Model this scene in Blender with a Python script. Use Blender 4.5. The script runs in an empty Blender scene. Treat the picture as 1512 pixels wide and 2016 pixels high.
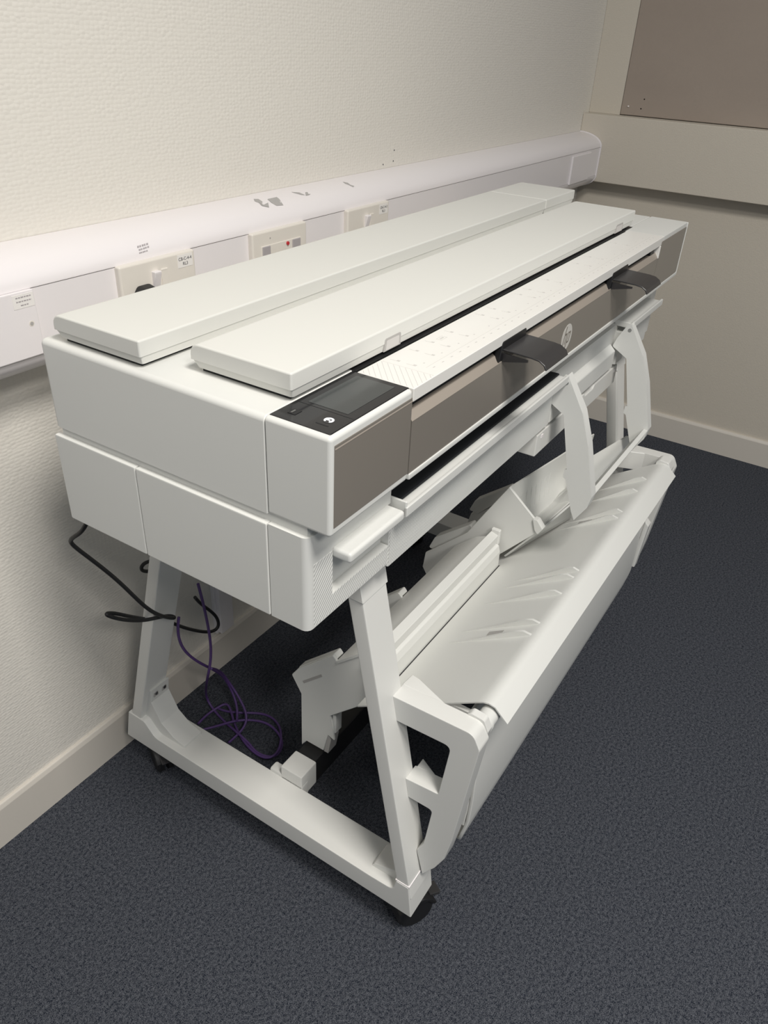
import bpy, bmesh, math, random
from mathutils import Vector, Matrix

random.seed(7)
scene = bpy.context.scene
col = scene.collection

# ------------------------------------------------------------------ camera
# own frame: x along the printer, u towards the front (blender y = -u), z up
CAM = (-0.4900, 0.7584, 1.2590)
YAW, PIT, ROL, FPX = 0.5457, -0.5639, 0.0528, 1510.5
d = Vector((math.cos(PIT) * math.cos(YAW), math.cos(PIT) * math.sin(YAW), math.sin(PIT)))
rt = d.cross(Vector((0, 0, 1))).normalized()
up = rt.cross(d)
cr, sr = math.cos(ROL), math.sin(ROL)
R_, U_ = cr * rt + sr * up, cr * up - sr * rt
cam_data = bpy.data.cameras.new('camera')
cam = bpy.data.objects.new('camera', cam_data)
col.objects.link(cam)
m3 = Matrix((R_, U_, -d)).transposed()
ASKEW = Matrix.Rotation(0.0055, 4, 'Z')      # the printer stands a touch askew to the walls
cam.matrix_world = ASKEW @ Matrix.Translation((CAM[0], -CAM[1], CAM[2])) @ m3.to_4x4()
cam_data.sensor_fit = 'VERTICAL'
cam_data.sensor_height = 36.0
cam_data.lens = 36.0 * FPX / 2016.0
cam_data.clip_start = 0.02
scene.camera = cam

# ------------------------------------------------------------------ world, ceiling lamps, exposure
world = bpy.data.worlds.new('world')
scene.world = world
world.use_nodes = True
bg = world.node_tree.nodes['Background']
bg.inputs[0].default_value = (0.72, 0.86, 1.0, 1)
bg.inputs[1].default_value = 0.165


def ceiling_lamp(name, x, u, z, sx, sy, power, color):
    ld = bpy.data.lights.new(name, 'AREA')
    ld.shape = 'RECTANGLE'
    ld.size, ld.size_y = sx, sy
    ld.energy = power
    ld.color = color
    o = bpy.data.objects.new(name, ld)
    col.objects.link(o)
    o.location = (x, -u, z)
    return o


LC = (1.0, 0.962, 0.905)
ceiling_lamp('ceiling_lamp', -0.33, 1.45, 2.85, 0.60, 0.60, 57, LC)
ceiling_lamp('ceiling_lamp', -1.25, 2.50, 2.85, 0.60, 0.60, 44, LC)

scene.view_settings.view_transform = 'Standard'
scene.view_settings.look = 'None'
scene.view_settings.gamma = 1.0
scene.view_settings.use_curve_mapping = False
scene.view_settings.exposure = 0.14


# ------------------------------------------------------------------ materials
def mat(name, color, rough=0.5, metal=0.0, spec=0.5, coat=0.0, emit=None):
    m = bpy.data.materials.new(name)
    m.use_nodes = True
    b = m.node_tree.nodes['Principled BSDF']
    b.inputs['Base Color'].default_value = (*color, 1)
    b.inputs['Roughness'].default_value = rough
    b.inputs['Metallic'].default_value = metal
    b.inputs['Specular IOR Level'].default_value = spec
    b.inputs['Coat Weight'].default_value = coat
    if emit:
        b.inputs['Emission Color'].default_value = (*emit[0], 1)
        b.inputs['Emission Strength'].default_value = emit[1]
    return m


def nodes(m):
    nt = m.node_tree
    return nt, nt.nodes['Principled BSDF']


def add_bump(m, scale, strength, dist=0.001, detail=2.0, mapping=(1, 1, 1)):
    nt, b = nodes(m)
    tc = nt.nodes.new('ShaderNodeTexCoord')
    mp = nt.nodes.new('ShaderNodeMapping')
    mp.inputs['Scale'].default_value = mapping
    n = nt.nodes.new('ShaderNodeTexNoise')
    n.inputs['Scale'].default_value = scale
    n.inputs['Detail'].default_value = detail
    bp = nt.nodes.new('ShaderNodeBump')
    bp.inputs['Strength'].default_value = strength
    bp.inputs['Distance'].default_value = dist
    nt.links.new(tc.outputs['Object'], mp.inputs['Vector'])
    nt.links.new(mp.outputs['Vector'], n.inputs['Vector'])
    nt.links.new(n.outputs['Fac'], bp.inputs['Height'])
    nt.links.new(bp.outputs['Normal'], b.inputs['Normal'])
    return n, tc, mp


M = {}
M['white'] = mat('white_plastic', (0.72, 0.722, 0.695), 0.42, spec=0.4)
add_bump(M['white'], 900, 0.05, 0.0003)
M['lid'] = mat('lid_plastic', (0.715, 0.712, 0.675), 0.5, spec=0.35)
add_bump(M['lid'], 700, 0.08, 0.0003)
M['steel'] = mat('painted_steel', (0.73, 0.728, 0.70), 0.38, spec=0.45)
add_bump(M['steel'], 600, 0.05, 0.0003)
M['bed'] = mat('scan_bed_plastic', (0.80, 0.785, 0.75), 0.35, spec=0.4)
M['taupe'] = mat('taupe_gloss', (0.215, 0.195, 0.17), 0.22, spec=0.5)
M['taupe_light'] = mat('taupe_bevel', (0.33, 0.29, 0.25), 0.35)
M['black'] = mat('black_plastic', (0.012, 0.012, 0.013), 0.45)
M['dark'] = mat('charcoal_plastic', (0.035, 0.034, 0.035), 0.35)
M['glass_black'] = mat('black_glass', (0.012, 0.012, 0.014), 0.12, spec=0.6)
M['screen'] = mat('grey_screen', (0.05, 0.055, 0.055), 0.15, spec=0.6)
M['led'] = mat('lit_icon', (0.9, 0.9, 0.9), 0.4, emit=((1, 1, 1), 1.5))
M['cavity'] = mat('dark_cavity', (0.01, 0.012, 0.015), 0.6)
M['grey_print'] = mat('grey_print', (0.60, 0.58, 0.56), 0.6)
M['logo_white'] = mat('logo_white', (0.62, 0.60, 0.56), 0.35)
M['chrome'] = mat('screw_metal', (0.5, 0.5, 0.5), 0.3, metal=1.0)
M['pvc'] = mat('white_pvc', (0.86, 0.82, 0.825), 0.30, spec=0.5)
M['socket'] = mat('cream_socket', (0.79, 0.745, 0.68), 0.28, spec=0.5)
M['sticker'] = mat('paper_sticker', (0.88, 0.85, 0.82), 0.6)
M['ink'] = mat('sticker_ink', (0.10, 0.10, 0.11), 0.6)
M['faded_ink'] = mat('faded_ink', (0.42, 0.39, 0.40), 0.6)
M['tear'] = mat('scuffed_grey', (0.43, 0.415, 0.40), 0.7)
M['red'] = mat('red_neon', (0.55, 0.03, 0.04), 0.3)
M['cable'] = mat('black_cable', (0.014, 0.014, 0.015), 0.5)
M['purple'] = mat('purple_cable', (0.10, 0.05, 0.19), 0.5)
M['rubber'] = mat('caster_black', (0.010, 0.010, 0.011), 0.55)
M['skirting'] = mat('skirting_paint', (0.68, 0.635, 0.57), 0.45)
add_bump(M['skirting'], 60, 0.08, 0.002)

# textured front panel: fine diagonal ridges
M['ridged'] = mat('ridged_plastic', (0.72, 0.722, 0.695), 0.45, spec=0.4)
nt, b = nodes(M['ridged'])
tc = nt.nodes.new('ShaderNodeTexCoord')
mp = nt.nodes.new('ShaderNodeMapping')
mp.inputs['Rotation'].default_value = (0, math.radians(-45), 0)
wv = nt.nodes.new('ShaderNodeTexWave')
wv.wave_type = 'BANDS'
wv.bands_direction = 'X'
wv.inputs['Scale'].default_value = 76.0
wv.inputs['Distortion'].default_value = 0.0
bp = nt.nodes.new('ShaderNodeBump')
bp.inputs['Strength'].default_value = 0.38
bp.inputs['Distance'].default_value = 0.0012
nt.links.new(tc.outputs['Object'], mp.inputs['Vector'])
nt.links.new(mp.outputs['Vector'], wv.inputs['Vector'])
nt.links.new(wv.outputs['Fac'], bp.inputs['Height'])
nt.links.new(bp.outputs['Normal'], b.inputs['Normal'])

# embossed wallpaper
M['wallpaper'] = mat('embossed_wallpaper', (0.80, 0.765, 0.70), 0.42, spec=0.4)
nt, b = nodes(M['wallpaper'])
tc = nt.nodes.new('ShaderNodeTexCoord')
mp = nt.nodes.new('ShaderNodeMapping')
mp.inputs['Scale'].default_value = (0.95, 1.0, 1.35)
wn = nt.nodes.new('ShaderNodeTexNoise')
wn.inputs['Scale'].default_value = 30
wn.inputs['Detail'].default_value = 1
mx = nt.nodes.new('ShaderNodeMixRGB')
mx.blend_type = 'ADD'
mx.inputs[0].default_value = 0.004
vo = nt.nodes.new('ShaderNodeTexVoronoi')
vo.feature = 'F1'
vo.inputs['Scale'].default_value = 135
vo.inputs['Randomness'].default_value = 0.45
bp = nt.nodes.new('ShaderNodeBump')
bp.invert = True
bp.inputs['Strength'].default_value = 0.38
bp.inputs['Distance'].default_value = 0.0020
nt.links.new(tc.outputs['Object'], mp.inputs['Vector'])
nt.links.new(mp.outputs['Vector'], wn.inputs['Vector'])
nt.links.new(mp.outputs['Vector'], mx.inputs[1])
nt.links.new(wn.outputs['Color'], mx.inputs[2])
nt.links.new(mx.outputs[0], vo.inputs['Vector'])
nt.links.new(vo.outputs['Distance'], bp.inputs['Height'])
nt.links.new(bp.outputs['Normal'], b.inputs['Normal'])

M['far_wall'] = mat('far_wall_paint', (0.62, 0.57, 0.49), 0.6, spec=0.3)
add_bump(M['far_wall'], 260, 0.35, 0.0015, 3)
M['board'] = mat('felt_board', (0.315, 0.262, 0.222), 0.9, spec=0.1)
nf, _, _ = add_bump(M['board'], 700, 0.3, 0.0008, 3)
nt, b = nodes(M['board'])
n2 = nt.nodes.new('ShaderNodeTexNoise')
n2.inputs['Scale'].default_value = 9
n2.inputs['Detail'].default_value = 5
rp = nt.nodes.new('ShaderNodeValToRGB')
rp.color_ramp.elements[0].color = (0.34, 0.285, 0.245, 1)
rp.color_ramp.elements[1].color = (0.40, 0.34, 0.29, 1)
nt.links.new(n2.outputs['Fac'], rp.inputs['Fac'])
nt.links.new(rp.outputs['Color'], b.inputs['Base Color'])

# carpet: dark blue grey loop pile
M['carpet'] = mat('blue_grey_carpet', (0.05, 0.055, 0.07), 0.95, spec=0.1)
nt, b = nodes(M['carpet'])
tc = nt.nodes.new('ShaderNodeTexCoord')
na = nt.nodes.new('ShaderNodeTexNoise')
na.inputs['Scale'].default_value = 190
na.inputs['Detail'].default_value = 5
na.inputs['Roughness'].default_value = 0.85
nb = nt.nodes.new('ShaderNodeTexNoise')
nb.inputs['Scale'].default_value = 700
nb.inputs['Detail'].default_value = 2
mxa = nt.nodes.new('ShaderNodeMixRGB')
mxa.inputs[0].default_value = 0.45
rp = nt.nodes.new('ShaderNodeValToRGB')
rp.color_ramp.elements[0].position = 0.41
rp.color_ramp.elements[0].color = (0.005, 0.009, 0.019, 1)
rp.color_ramp.elements[1].position = 0.60
rp.color_ramp.elements[1].color = (0.142, 0.150, 0.172, 1)
bp = nt.nodes.new('ShaderNodeBump')
bp.inputs['Strength'].default_value = 0.9
bp.inputs['Distance'].default_value = 0.004
for n in (na, nb):
    nt.links.new(tc.outputs['Object'], n.inputs['Vector'])
nt.links.new(na.outputs['Fac'], mxa.inputs[1])
nt.links.new(nb.outputs['Fac'], mxa.inputs[2])
nt.links.new(mxa.outputs[0], rp.inputs['Fac'])
nt.links.new(rp.outputs['Color'], b.inputs['Base Color'])
nt.links.new(mxa.outputs[0], bp.inputs['Height'])
nt.links.new(bp.outputs['Normal'], b.inputs['Normal'])


# ------------------------------------------------------------------ mesh helpers (all in x, u, z)
def arc(c, r, a0, a1, n):
    return [(c[0] + r * math.cos(math.radians(a0 + (a1 - a0) * i / n)),
             c[1] + r * math.sin(math.radians(a0 + (a1 - a0) * i / n))) for i in range(n + 1)]


def fillet(poly, radii, n=5):
    """round the corners of a 2D polygon; radii: one number or {index: r}"""
    out = []
    k = len(poly)
    for i, p in enumerate(poly):
        r = radii.get(i, 0) if isinstance(radii, dict) else radii
        if r <= 0:
            out.append(p)
            continue
        p = Vector(p)
        a = Vector(poly[i - 1]) - p
        b_ = Vector(poly[(i + 1) % k]) - p
        la, lb = a.length, b_.length
        a.normalize()
        b_.normalize()
        ang = a.angle(b_)
        t = min(r / math.tan(ang / 2), la * 0.49, lb * 0.49)
        p0, p2 = p + a * t, p + b_ * t
        for j in range(n + 1):
            s = j / n
            q = p0.lerp(p, s).lerp(p.lerp(p2, s), s)
            out.append((q.x, q.y))
    return out


def thick(line, t):
    """closed outline of an open polyline given a thickness t (to its left)"""
    pts = [Vector(p) for p in line]
    off = []
    for i, p in enumerate(pts):
        if i == 0:
            dd = pts[1] - p
        elif i == len(pts) - 1:
            dd = p - pts[i - 1]
        else:
            dd = (pts[i + 1] - p).normalized() + (p - pts[i - 1]).normalized()
        dd.normalize()
        off.append(p + Vector((-dd.y, dd.x)) * t)
    return [tuple(p) for p in pts] + [tuple(p) for p in reversed(off)]


class MB:
    def __init__(self):
        self.bm = bmesh.new()

    def box(self, x0, x1, u0, u1, z0, z1):
        return self.prism('z', [(x0, u0), (x1, u0), (x1, u1), (x0, u1)], z0, z1)

    def put(self, ax, p, h):
        if ax == 'x':
            return (h, p[0], p[1])       # profile (u, z)
        if ax == 'u':
            return (p[0], h, p[1])       # profile (x, z)
        return (p[0], p[1], h)           # profile (x, u)

    def prism(self, ax, prof, h0, h1, prof2=None):
        prof2 = prof2 or prof
        a = [self.bm.verts.new(self.put(ax, p, h0)) for p in prof]
        b_ = [self.bm.verts.new(self.put(ax, p, h1)) for p in prof2]
        self.bm.faces.new(a)
        self.bm.faces.new(list(reversed(b_)))
        n = len(prof)
        for i in range(n):
            j = (i + 1) % n
            self.bm.faces.new((a[i], b_[i], b_[j], a[j]))
        return self

    def loft(self, rings, cap=True):
        """rings of 3D points with equal count, each closed"""
        vs = [[self.bm.verts.new(p) for p in r] for r in rings]
        n = len(rings[0])
        for a, b_ in zip(vs, vs[1:]):
            for i in range(n):
                j = (i + 1) % n
                self.bm.faces.new((a[i], b_[i], b_[j], a[j]))
        if cap:
            self.bm.faces.new(vs[0])
            self.bm.faces.new(list(reversed(vs[-1])))
        return self

    def cyl(self, ax, c, r, h0, h1, n=24, r2=None):
        r2 = r if r2 is None else r2
        ca = [(c[0] + r * math.cos(2 * math.pi * i / n), c[1] + r * math.sin(2 * math.pi * i / n)) for i in range(n)]
        cb = [(c[0] + r2 * math.cos(2 * math.pi * i / n), c[1] + r2 * math.sin(2 * math.pi * i / n)) for i in range(n)]
        return self.prism(ax, ca, h0, h1, cb)

    def quad(self, *pts):
        self.bm.faces.new([self.bm.verts.new(p) for p in pts])
        return self

    def bevel(self, w, seg=2, sel=None, min_angle=25):
        bmesh.ops.recalc_face_normals(self.bm, faces=self.bm.faces)
        es = []
        for e in self.bm.edges:
            if len(e.link_faces) == 2 and e.calc_face_angle(0) > math.radians(min_angle):
                if sel is None or sel(e.verts[0].co, e.verts[1].co):
                    es.append(e)
        if es:
            bmesh.ops.bevel(self.bm, geom=es, offset=w, segments=seg, profile=0.5, affect='EDGES', clamp_overlap=True)
        return self

    def turn(self, k):
        for v in self.bm.verts:
            x, u, z = v.co
            v.co = (x - k * u, u + k * x, z)
        return self

    def build(self, name, material, parent=None, smooth=True, angle=35):
        bm = self.bm
        for v in bm.verts:
            v.co.y = -v.co.y
        bmesh.ops.recalc_face_normals(bm, faces=bm.faces)
        me = bpy.data.meshes.new(name)
        bm.to_mesh(me)
        bm.free()
        me.materials.append(M[material] if isinstance(material, str) else material)
        if smooth:
            for p in me.polygons:
                p.use_smooth = True
            me.set_sharp_from_angle(angle=math.radians(angle))
        o = bpy.data.objects.new(name, me)
        col.objects.link(o)
        if parent is not None:
            o.parent = parent
            o.matrix_parent_inverse = parent.matrix_world.inverted()
        if smooth:
            w = o.modifiers.new('weighted', 'WEIGHTED_NORMAL')
            w.keep_sharp = True
        return o


def box(name, material, parent, x0, x1, u0, u1, z0, z1, bev=0.0, seg=2):
    m = MB().box(x0, x1, u0, u1, z0, z1)
    if bev:
        m.bevel(bev, seg)
    return m.build(name, material, parent)


def thing(name, label, cat, loc, group=None):
    o = bpy.data.objects.new(name, None)
    col.objects.link(o)
    o.location = (loc[0], -loc[1], loc[2])
    o.empty_display_size = 0.1
    o['label'] = label
    o['category'] = cat
    if group:
        o['group'] = group
    bpy.context.view_layer.update()
    return o


def tag(o, label, cat, group=None):
    o['label'] = label
    o['category'] = cat
    if group:
        o['group'] = group
    return o


def struct(o):
    o['kind'] = 'structure'
    return o


def tube(name, pts, r, material, parent=None, res=5, tilt=8):
    cu = bpy.data.curves.new(name, 'CURVE')
    cu.dimensions = '3D'
    cu.bevel_depth = r
    cu.bevel_resolution = 3
    cu.use_fill_caps = True
    sp = cu.splines.new('NURBS')
    sp.points.add(len(pts) - 1)
    for p, q in zip(sp.points, pts):
        p.co = (q[0], -q[1], q[2], 1)
    sp.use_endpoint_u = True
    sp.order_u = 4
    sp.resolution_u = res
    tmp = bpy.data.objects.new(name + '_tmp', cu)
    col.objects.link(tmp)
    dg = bpy.context.evaluated_depsgraph_get()
    me = bpy.data.meshes.new_from_object(tmp.evaluated_get(dg))
    bpy.data.objects.remove(tmp)
    me.name = name
    me.materials.clear()
    me.materials.append(M[material])
    for p in me.polygons:
        p.use_smooth = True
    o = bpy.data.objects.new(name, me)
    col.objects.link(o)
    if parent is not None:
        o.parent = parent
        o.matrix_parent_inverse = parent.matrix_world.inverted()
    return o


def text_mesh(name, body, size, loc, material, parent, rot=(math.pi / 2, 0, 0)):
    """flat printed lettering facing +u, reading along +x"""
    cu = bpy.data.curves.new(name, 'FONT')
    cu.body = body
    cu.size = size
    cu.align_x = 'CENTER'
    cu.align_y = 'CENTER'
    cu.extrude = 0.0001
    tmp = bpy.data.objects.new(name + '_tmp', cu)
    col.objects.link(tmp)
    dg = bpy.context.evaluated_depsgraph_get()
    me = bpy.data.meshes.new_from_object(tmp.evaluated_get(dg))
    bpy.data.objects.remove(tmp)
    me.materials.clear()
    me.materials.append(M[material])
    o = bpy.data.objects.new(name, me)
    col.objects.link(o)
    o.location = (loc[0], -loc[1], loc[2])
    o.rotation_euler = rot
    bpy.context.view_layer.update()
    mw = o.matrix_world.copy()
    o.parent = parent
    o.matrix_parent_inverse = parent.matrix_world.inverted()
    return o


# ------------------------------------------------------------------ the room
K = 0.0
WU, WX, H = -0.224, 2.287, 2.62  # left wall plane, far wall plane, ceiling height
X0, U1 = -2.7, 3.3

struct(MB().box(X0 - .1, WX + .1, WU - .1, U1 + .1, -0.06, 0).turn(K).build('floor', 'carpet', smooth=False))
struct(MB().box(X0 - .1, WX + .1, WU - .1, WU, 0, H).turn(K).build('wall_left', 'wallpaper', smooth=False))
struct(MB().box(WX, WX + .1, WU, U1, 0, H).turn(K).build('wall_far', 'far_wall', smooth=False))

wl = bpy.data.objects['wall_left']
for (x_, z_) in ((1.0365, 1.005), (1.077, 1.0084), (1.079, 1.030)):
    MB().cyl('u', (x_, z_), .0016, WU - .001, WU + .0006, 8).turn(K).build('nail_hole', 'ink', wl, smooth=False)

# skirting boards with a rounded top
sk = fillet([(WU, 0), (-0.2140, 0), (-0.2150, 0.082), (-0.2185, 0.0915), (WU, 0.0915)], {2: 0.006, 3: 0.004})
struct(MB().prism('x', sk, X0, WX).turn(K).build('baseboard_left', 'skirting'))
sk2 = fillet([(WX, 0), (2.2735, 0), (2.2745, 0.084), (2.279, 0.0925), (WX, 0.0925)], {2: 0.006, 3: 0.004})
m = MB()
m.prism('u', sk2, WU, U1)
struct(m.turn(K).build('baseboard_far', 'skirting'))

# boxed pipe casing across the far wall
struct(MB().box(2.223, WX, WU, U1, 0.851, 1.0497).bevel(0.003, 2).turn(K).build('trim_1', 'far_wall'))
# narrow pier between the corner and the board
struct(MB().box(2.274, WX, WU, -0.120, 1.0495, H).bevel(0.002).turn(K).build('trim_2', 'far_wall'))

t = thing('notice_board', 'taupe felt notice board filling the far wall above the boxed casing', 'notice board', (2.28, 1.0, 1.0497))
MB().box(2.2755, WX - .001, -0.119, U1 - .4, 1.052, 2.3).bevel(0.001, 1).turn(K).build('felt_panel', 'board', t)
MB().box(2.272, 2.2766, 0.02 - .118, 0.024 - .118, 1.075, 1.079).turn(K).build('pin', 'sticker', t)
for (u_, z_) in ((-.055, 1.073), (-.05, 1.10), (.3, 1.19)):
    MB().cyl('x', (u_, z_), .0022, 2.2755, 2.2766, 8).turn(K).build('pin_hole', 'ink', t)

# ------------------------------------------------------------------ dado trunking with its plates
YT = -0.1439
WT = WU + .0008                  # back of the trunking, just clear of the wall
trunk = thing('dado_trunking', 'white plastic dado trunking with rounded edges along the left wall', 'trunking', (1.0, YT, 0.83))
XE = 2.2225
# upper cover, flat centre, lower cover: one extrusion each
upc = [(WT, 0.950), (WT, 0.9965)] + [(WU + 0.0801 * math.sin(math.radians(a)), 0.957 + 0.0395 * math.cos(math.radians(a)))
                                    for a in range(8, 91, 8)] + [(YT, 0.957), (YT, 0.9565), (YT - .004, 0.9565), (YT - .004, .950)]
MB().prism('x', upc, X0, XE).turn(K).build('upper_cover', 'pvc', trunk)
MB().prism('x', [(WT, .872), (YT - .0012, .872), (YT - .0012, .9555), (WT, .9555)], X0, XE).turn(K).build('centre_cover', 'pvc', trunk)
loc_ = [(WT, 0.878), (YT - .004, .878), (YT - .004, 0.8712), (YT, 0.8712)] + \
       [(WU + 0.0801 * math.sin(math.radians(a)), 0.8705 - 0.0395 * math.cos(math.radians(a))) for a in range(90, 4, -8)] + [(WT, .831)]
MB().prism('x', loc_, X0, XE).turn(K).build('lower_cover', 'pvc', trunk)
# joint cover by the far end
jc = [(YT - .002, .949), (YT + .004, .949), (YT + .004, .868), (YT - .002, .868)]
MB().prism('x', jc, 1.972, 2.13).bevel(.0015, 1).turn(K).build('joint_cover', 'pvc', trunk)
ends = [(WT, .831)] + [(WU + 0.0821 * math.sin(math.radians(a)), 0.8705 - 0.0415 * math.cos(math.radians(a))) for a in range(5, 91, 8)] + \
       [(WU + 0.0821 * math.sin(math.radians(a)), 0.957 + 0.0415 * math.cos(math.radians(a))) for a in range(90, 4, -8)] + [(WT, .9985)]
MB().prism('x', ends, XE - .006, XE).turn(K).build('end_cap', 'pvc', trunk)


def trunk_surface(x, s, off=0.0003):
    """s: angle on the upper cover, 0 = at the wall, 90 = at the flat face"""
    a = math.radians(s)
    n = Vector((math.sin(a), 2 * math.cos(a))).normalized()
    return (x, WU + 0.0801 * math.sin(a) + n.x * off, 0.957 + 0.0395 * math.cos(a) + n.y * off)


def decal_on_trunk(name, poly, material):
    m = MB()
    pts = [trunk_surface(x, s) for x, s in poly]
    top = [trunk_surface(x, s, .0007) for x, s in poly]
    m.loft([pts, top])
    return m.turn(K).build(name, material, trunk, smooth=False)


# outlines on the cover: (x, angle round the cover)
TEARS = [[(0.5854, 19.5), (0.5936, 22.0), (0.5918, 30.5), (0.5783, 39.5), (0.5997, 35.5), (0.589, 46.0), (0.5837, 40.5), (0.5817, 31.0), (0.5791, 25.5)],
         [(0.6105, 27.0), (0.6362, 26.5), (0.6344, 32.5), (0.6253, 48.0), (0.6095, 46.0), (0.6066, 38.5), (0.608, 32.5)],
         [(0.6867, 21.0), (0.7002, 26.5), (0.7031, 35.5), (0.6955, 32.5), (0.6899, 25.5)],
         [(0.7137, 29.5), (0.7198, 29.5), (0.7145, 35.0), (0.7191, 36.0), (0.7123, 37.5), (0.7032, 37.5)],
         [(0.8475, 21.5), (0.8534, 27.0), (0.8512, 34.5), (0.8564, 39.0), (0.8499, 41.0), (0.8476, 33.5), (0.8447, 27.0)]]
for poly in TEARS:
    decal_on_trunk('paint_tear', poly, 'tear')
# faded three line sticker print on the upper cover
for k0, k1, k2, k3 in (
        ((0.2806, 63.5), (0.3027, 62.0), (0.3012, 65.0), (0.2791, 66.5)),
        ((0.2798, 69.5), (0.3011, 67.5), (0.3001, 70.0), (0.279, 72.0)),
        ((0.278, 75.0), (0.2947, 74.0), (0.2944, 76.0), (0.2777, 77.0))):
    for i in range(5):
        a0, a1 = i / 5 + .015, (i + 1) / 5 - .03 * (1 + i % 2)
        L = lambda a, b_, s: (a[0] + (b_[0] - a[0]) * s, a[1] + (b_[1] - a[1]) * s)
        decal_on_trunk('faded_print', [L(k0, k1, a0), L(k0, k1, a1), L(k3, k2, a1), L(k3, k2, a0)], 'faded_ink')


def wu(x, off):       # u of the trunk face at x
    return YT + off


def plate_root(name, label, cat, x, z, group=None):
    return thing(name, label, cat, (x - K * YT, YT + K * x, z), group)


def printed_lines(parent, x0, x1, z0, z1, rows, u):
    h = (z1 - z0) / (rows * 2)
    for r in range(rows):
        zz = z1 - h * (2 * r + 1.4)
        cx, half = (x0 + x1) / 2, (x1 - x0) * (0.40 if r < rows - 1 else 0.2)
        xx = cx - half
        while xx < cx + half:
            w = random.uniform(.0022, .0045)
            MB().box(xx, min(xx + w, cx + half), u, u + .0002, zz, zz + h * .62).turn(K).build('print_mark', 'faded_ink', parent, smooth=False)
            xx += w + .0009


def double_socket(label, x0, kind, group, text=None):
    x1 = x0 + 0.146
    z1, z0 = 0.9572, 0.8712
    t_ = plate_root('wall_socket', label, 'socket', (x0 + x1) / 2, z0, group)
    MB().box(x0, x1, YT - .0011, YT + .0085, z0, z1).bevel(.0035, 3, lambda a, b_: min(a.y, b_.y) > YT + .007 or (abs(a.y - b_.y) > .004)).turn(K).build('face_plate', 'socket', t_)
    f = YT + .0085
    cx = (x0 + x1) / 2
    if kind == 'socket':
        for s in (-1, 1):
            c_ = cx + s * .009
            prof = [(f - .002, .9165), (f - .002, .9405), (f + (.0075 if s < 0 else .002), .9405), (f + (.0075 if s < 0 else .0015), .937), (f + .002, .9165)]
            MB().prism('x', prof, c_ - .0065, c_ + .0065).bevel(.0008, 1).turn(K).build('rocker_switch', 'pvc' if s < 0 else 'socket', t_)
            for (dx, dz, w, h) in ((0, .9085, .004, .008), (-.011, .886, .0075, .0035), (.011, .886, .0075, .0035)):
                c2 = cx + s * .0435 + dx
                MB().box(c2 - w / 2, c2 + w / 2, f - .002, f + .0003, dz - h / 2, dz + h / 2).turn(K).build('pin_slot', 'black', t_)
    else:
        MB().box(cx - .052, cx + .054, f - .002, f + .0012, .905, .9335).bevel(.0006, 1).turn(K).build('switch_insert', 'socket', t_)
        MB().box(cx - .050, cx - .030, f, f + .003, .908, .9325).bevel(.0008, 1).turn(K).build('switch_key', 'faded_ink', t_)
        MB().box(cx + .030, cx + .052, f, f + .003, .908, .9325).bevel(.0008, 1).turn(K).build('switch_key', 'faded_ink', t_)
        MB().cyl('u', (cx + .0165, .9285), .0032, f + .001, f + .0035, 14).turn(K).build('neon_indicator', 'red', t_)
        for zz in (.944, ):
            MB().cyl('u', (cx - .028, zz), .0016, f - .001, f + .0003, 8).turn(K).build('screw', 'tear', t_)
    if text:
        sx0, sx1, sz0, sz1 = x1 - .0365, x1 - .006, .9345, .9535
        MB().box(sx0, sx1, f - .0002, f + .0004, sz0, sz1).turn(K).build('paper_label', 'sticker', t_, smooth=False)
        for i, s in enumerate(text):
            xx, zz = (sx0 + sx1) / 2, sz1 - .0065 - i * .0072
            text_mesh('lettering', s, .0068, (xx - K * (f + .0006), f + .0006 + K * xx, zz), 'ink', t_)
    return t_


GS = 'cream plates on the dado trunking'
s1 = double_socket('cream double wall socket with a black plug in it, nearest the camera', 0.2300, 'socket', GS, ('CB-C-4-4', 'RL3'))
double_socket('cream switch plate with a small red neon between two sockets', 0.5085, 'spur', GS)
double_socket('cream double wall socket furthest along the trunking, sticker at its corner', 0.7830, 'socket', GS, ('CB-C-4-3', 'RL3'))

# black plug pushed into the first socket
pl = plate_root('black_plug', 'black mains plug in the nearest cream wall socket', 'plug', 0.2685, 0.875)
prof = fillet([(0.2455, .880), (0.2915, .880), (0.2915, .912), (0.280, .926), (0.257, .926), (0.2455, .912)], .009)
MB().prism('u', prof, YT + .0085, YT + .034, [(0.2685 + (p[0] - .2685) * .82, .90 + (p[1] - .90) * .82) for p in prof]).bevel(.003, 2).turn(K).build('plug_body', 'cable', pl)
MB().cyl('z', (0.2685, YT + .020), .0042, .855, .882, 12).turn(K).build('cord_sleeve', 'cable', pl)

# blank junction plate at the left end
bp_ = plate_root('junction_plate', 'blank white junction plate with a screw, at the left edge', 'cover plate', 0.02, .8705)
MB().box(-.075, .0955, YT - .0011, YT + .0055, .8705, .9565).bevel(.0018, 2).turn(K).build('face_plate', 'pvc', bp_)
MB().box(.0635, .0935, YT + .0053, YT + .0059, .936, .9535).turn(K).build('paper_label', 'sticker', bp_, smooth=False)
printed_lines(bp_, .0655, .0925, .9375, .9525, 3, YT + .0059)
MB().cyl('u', (.0838, .9140), .0038, YT + .005, YT + .0058, 16).turn(K).build('screw_recess', 'socket', bp_)
MB().cyl('u', (.0838, .9140), .0024, YT + .0052, YT + .0062, 16).turn(K).build('screw', 'tear', bp_)

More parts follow.
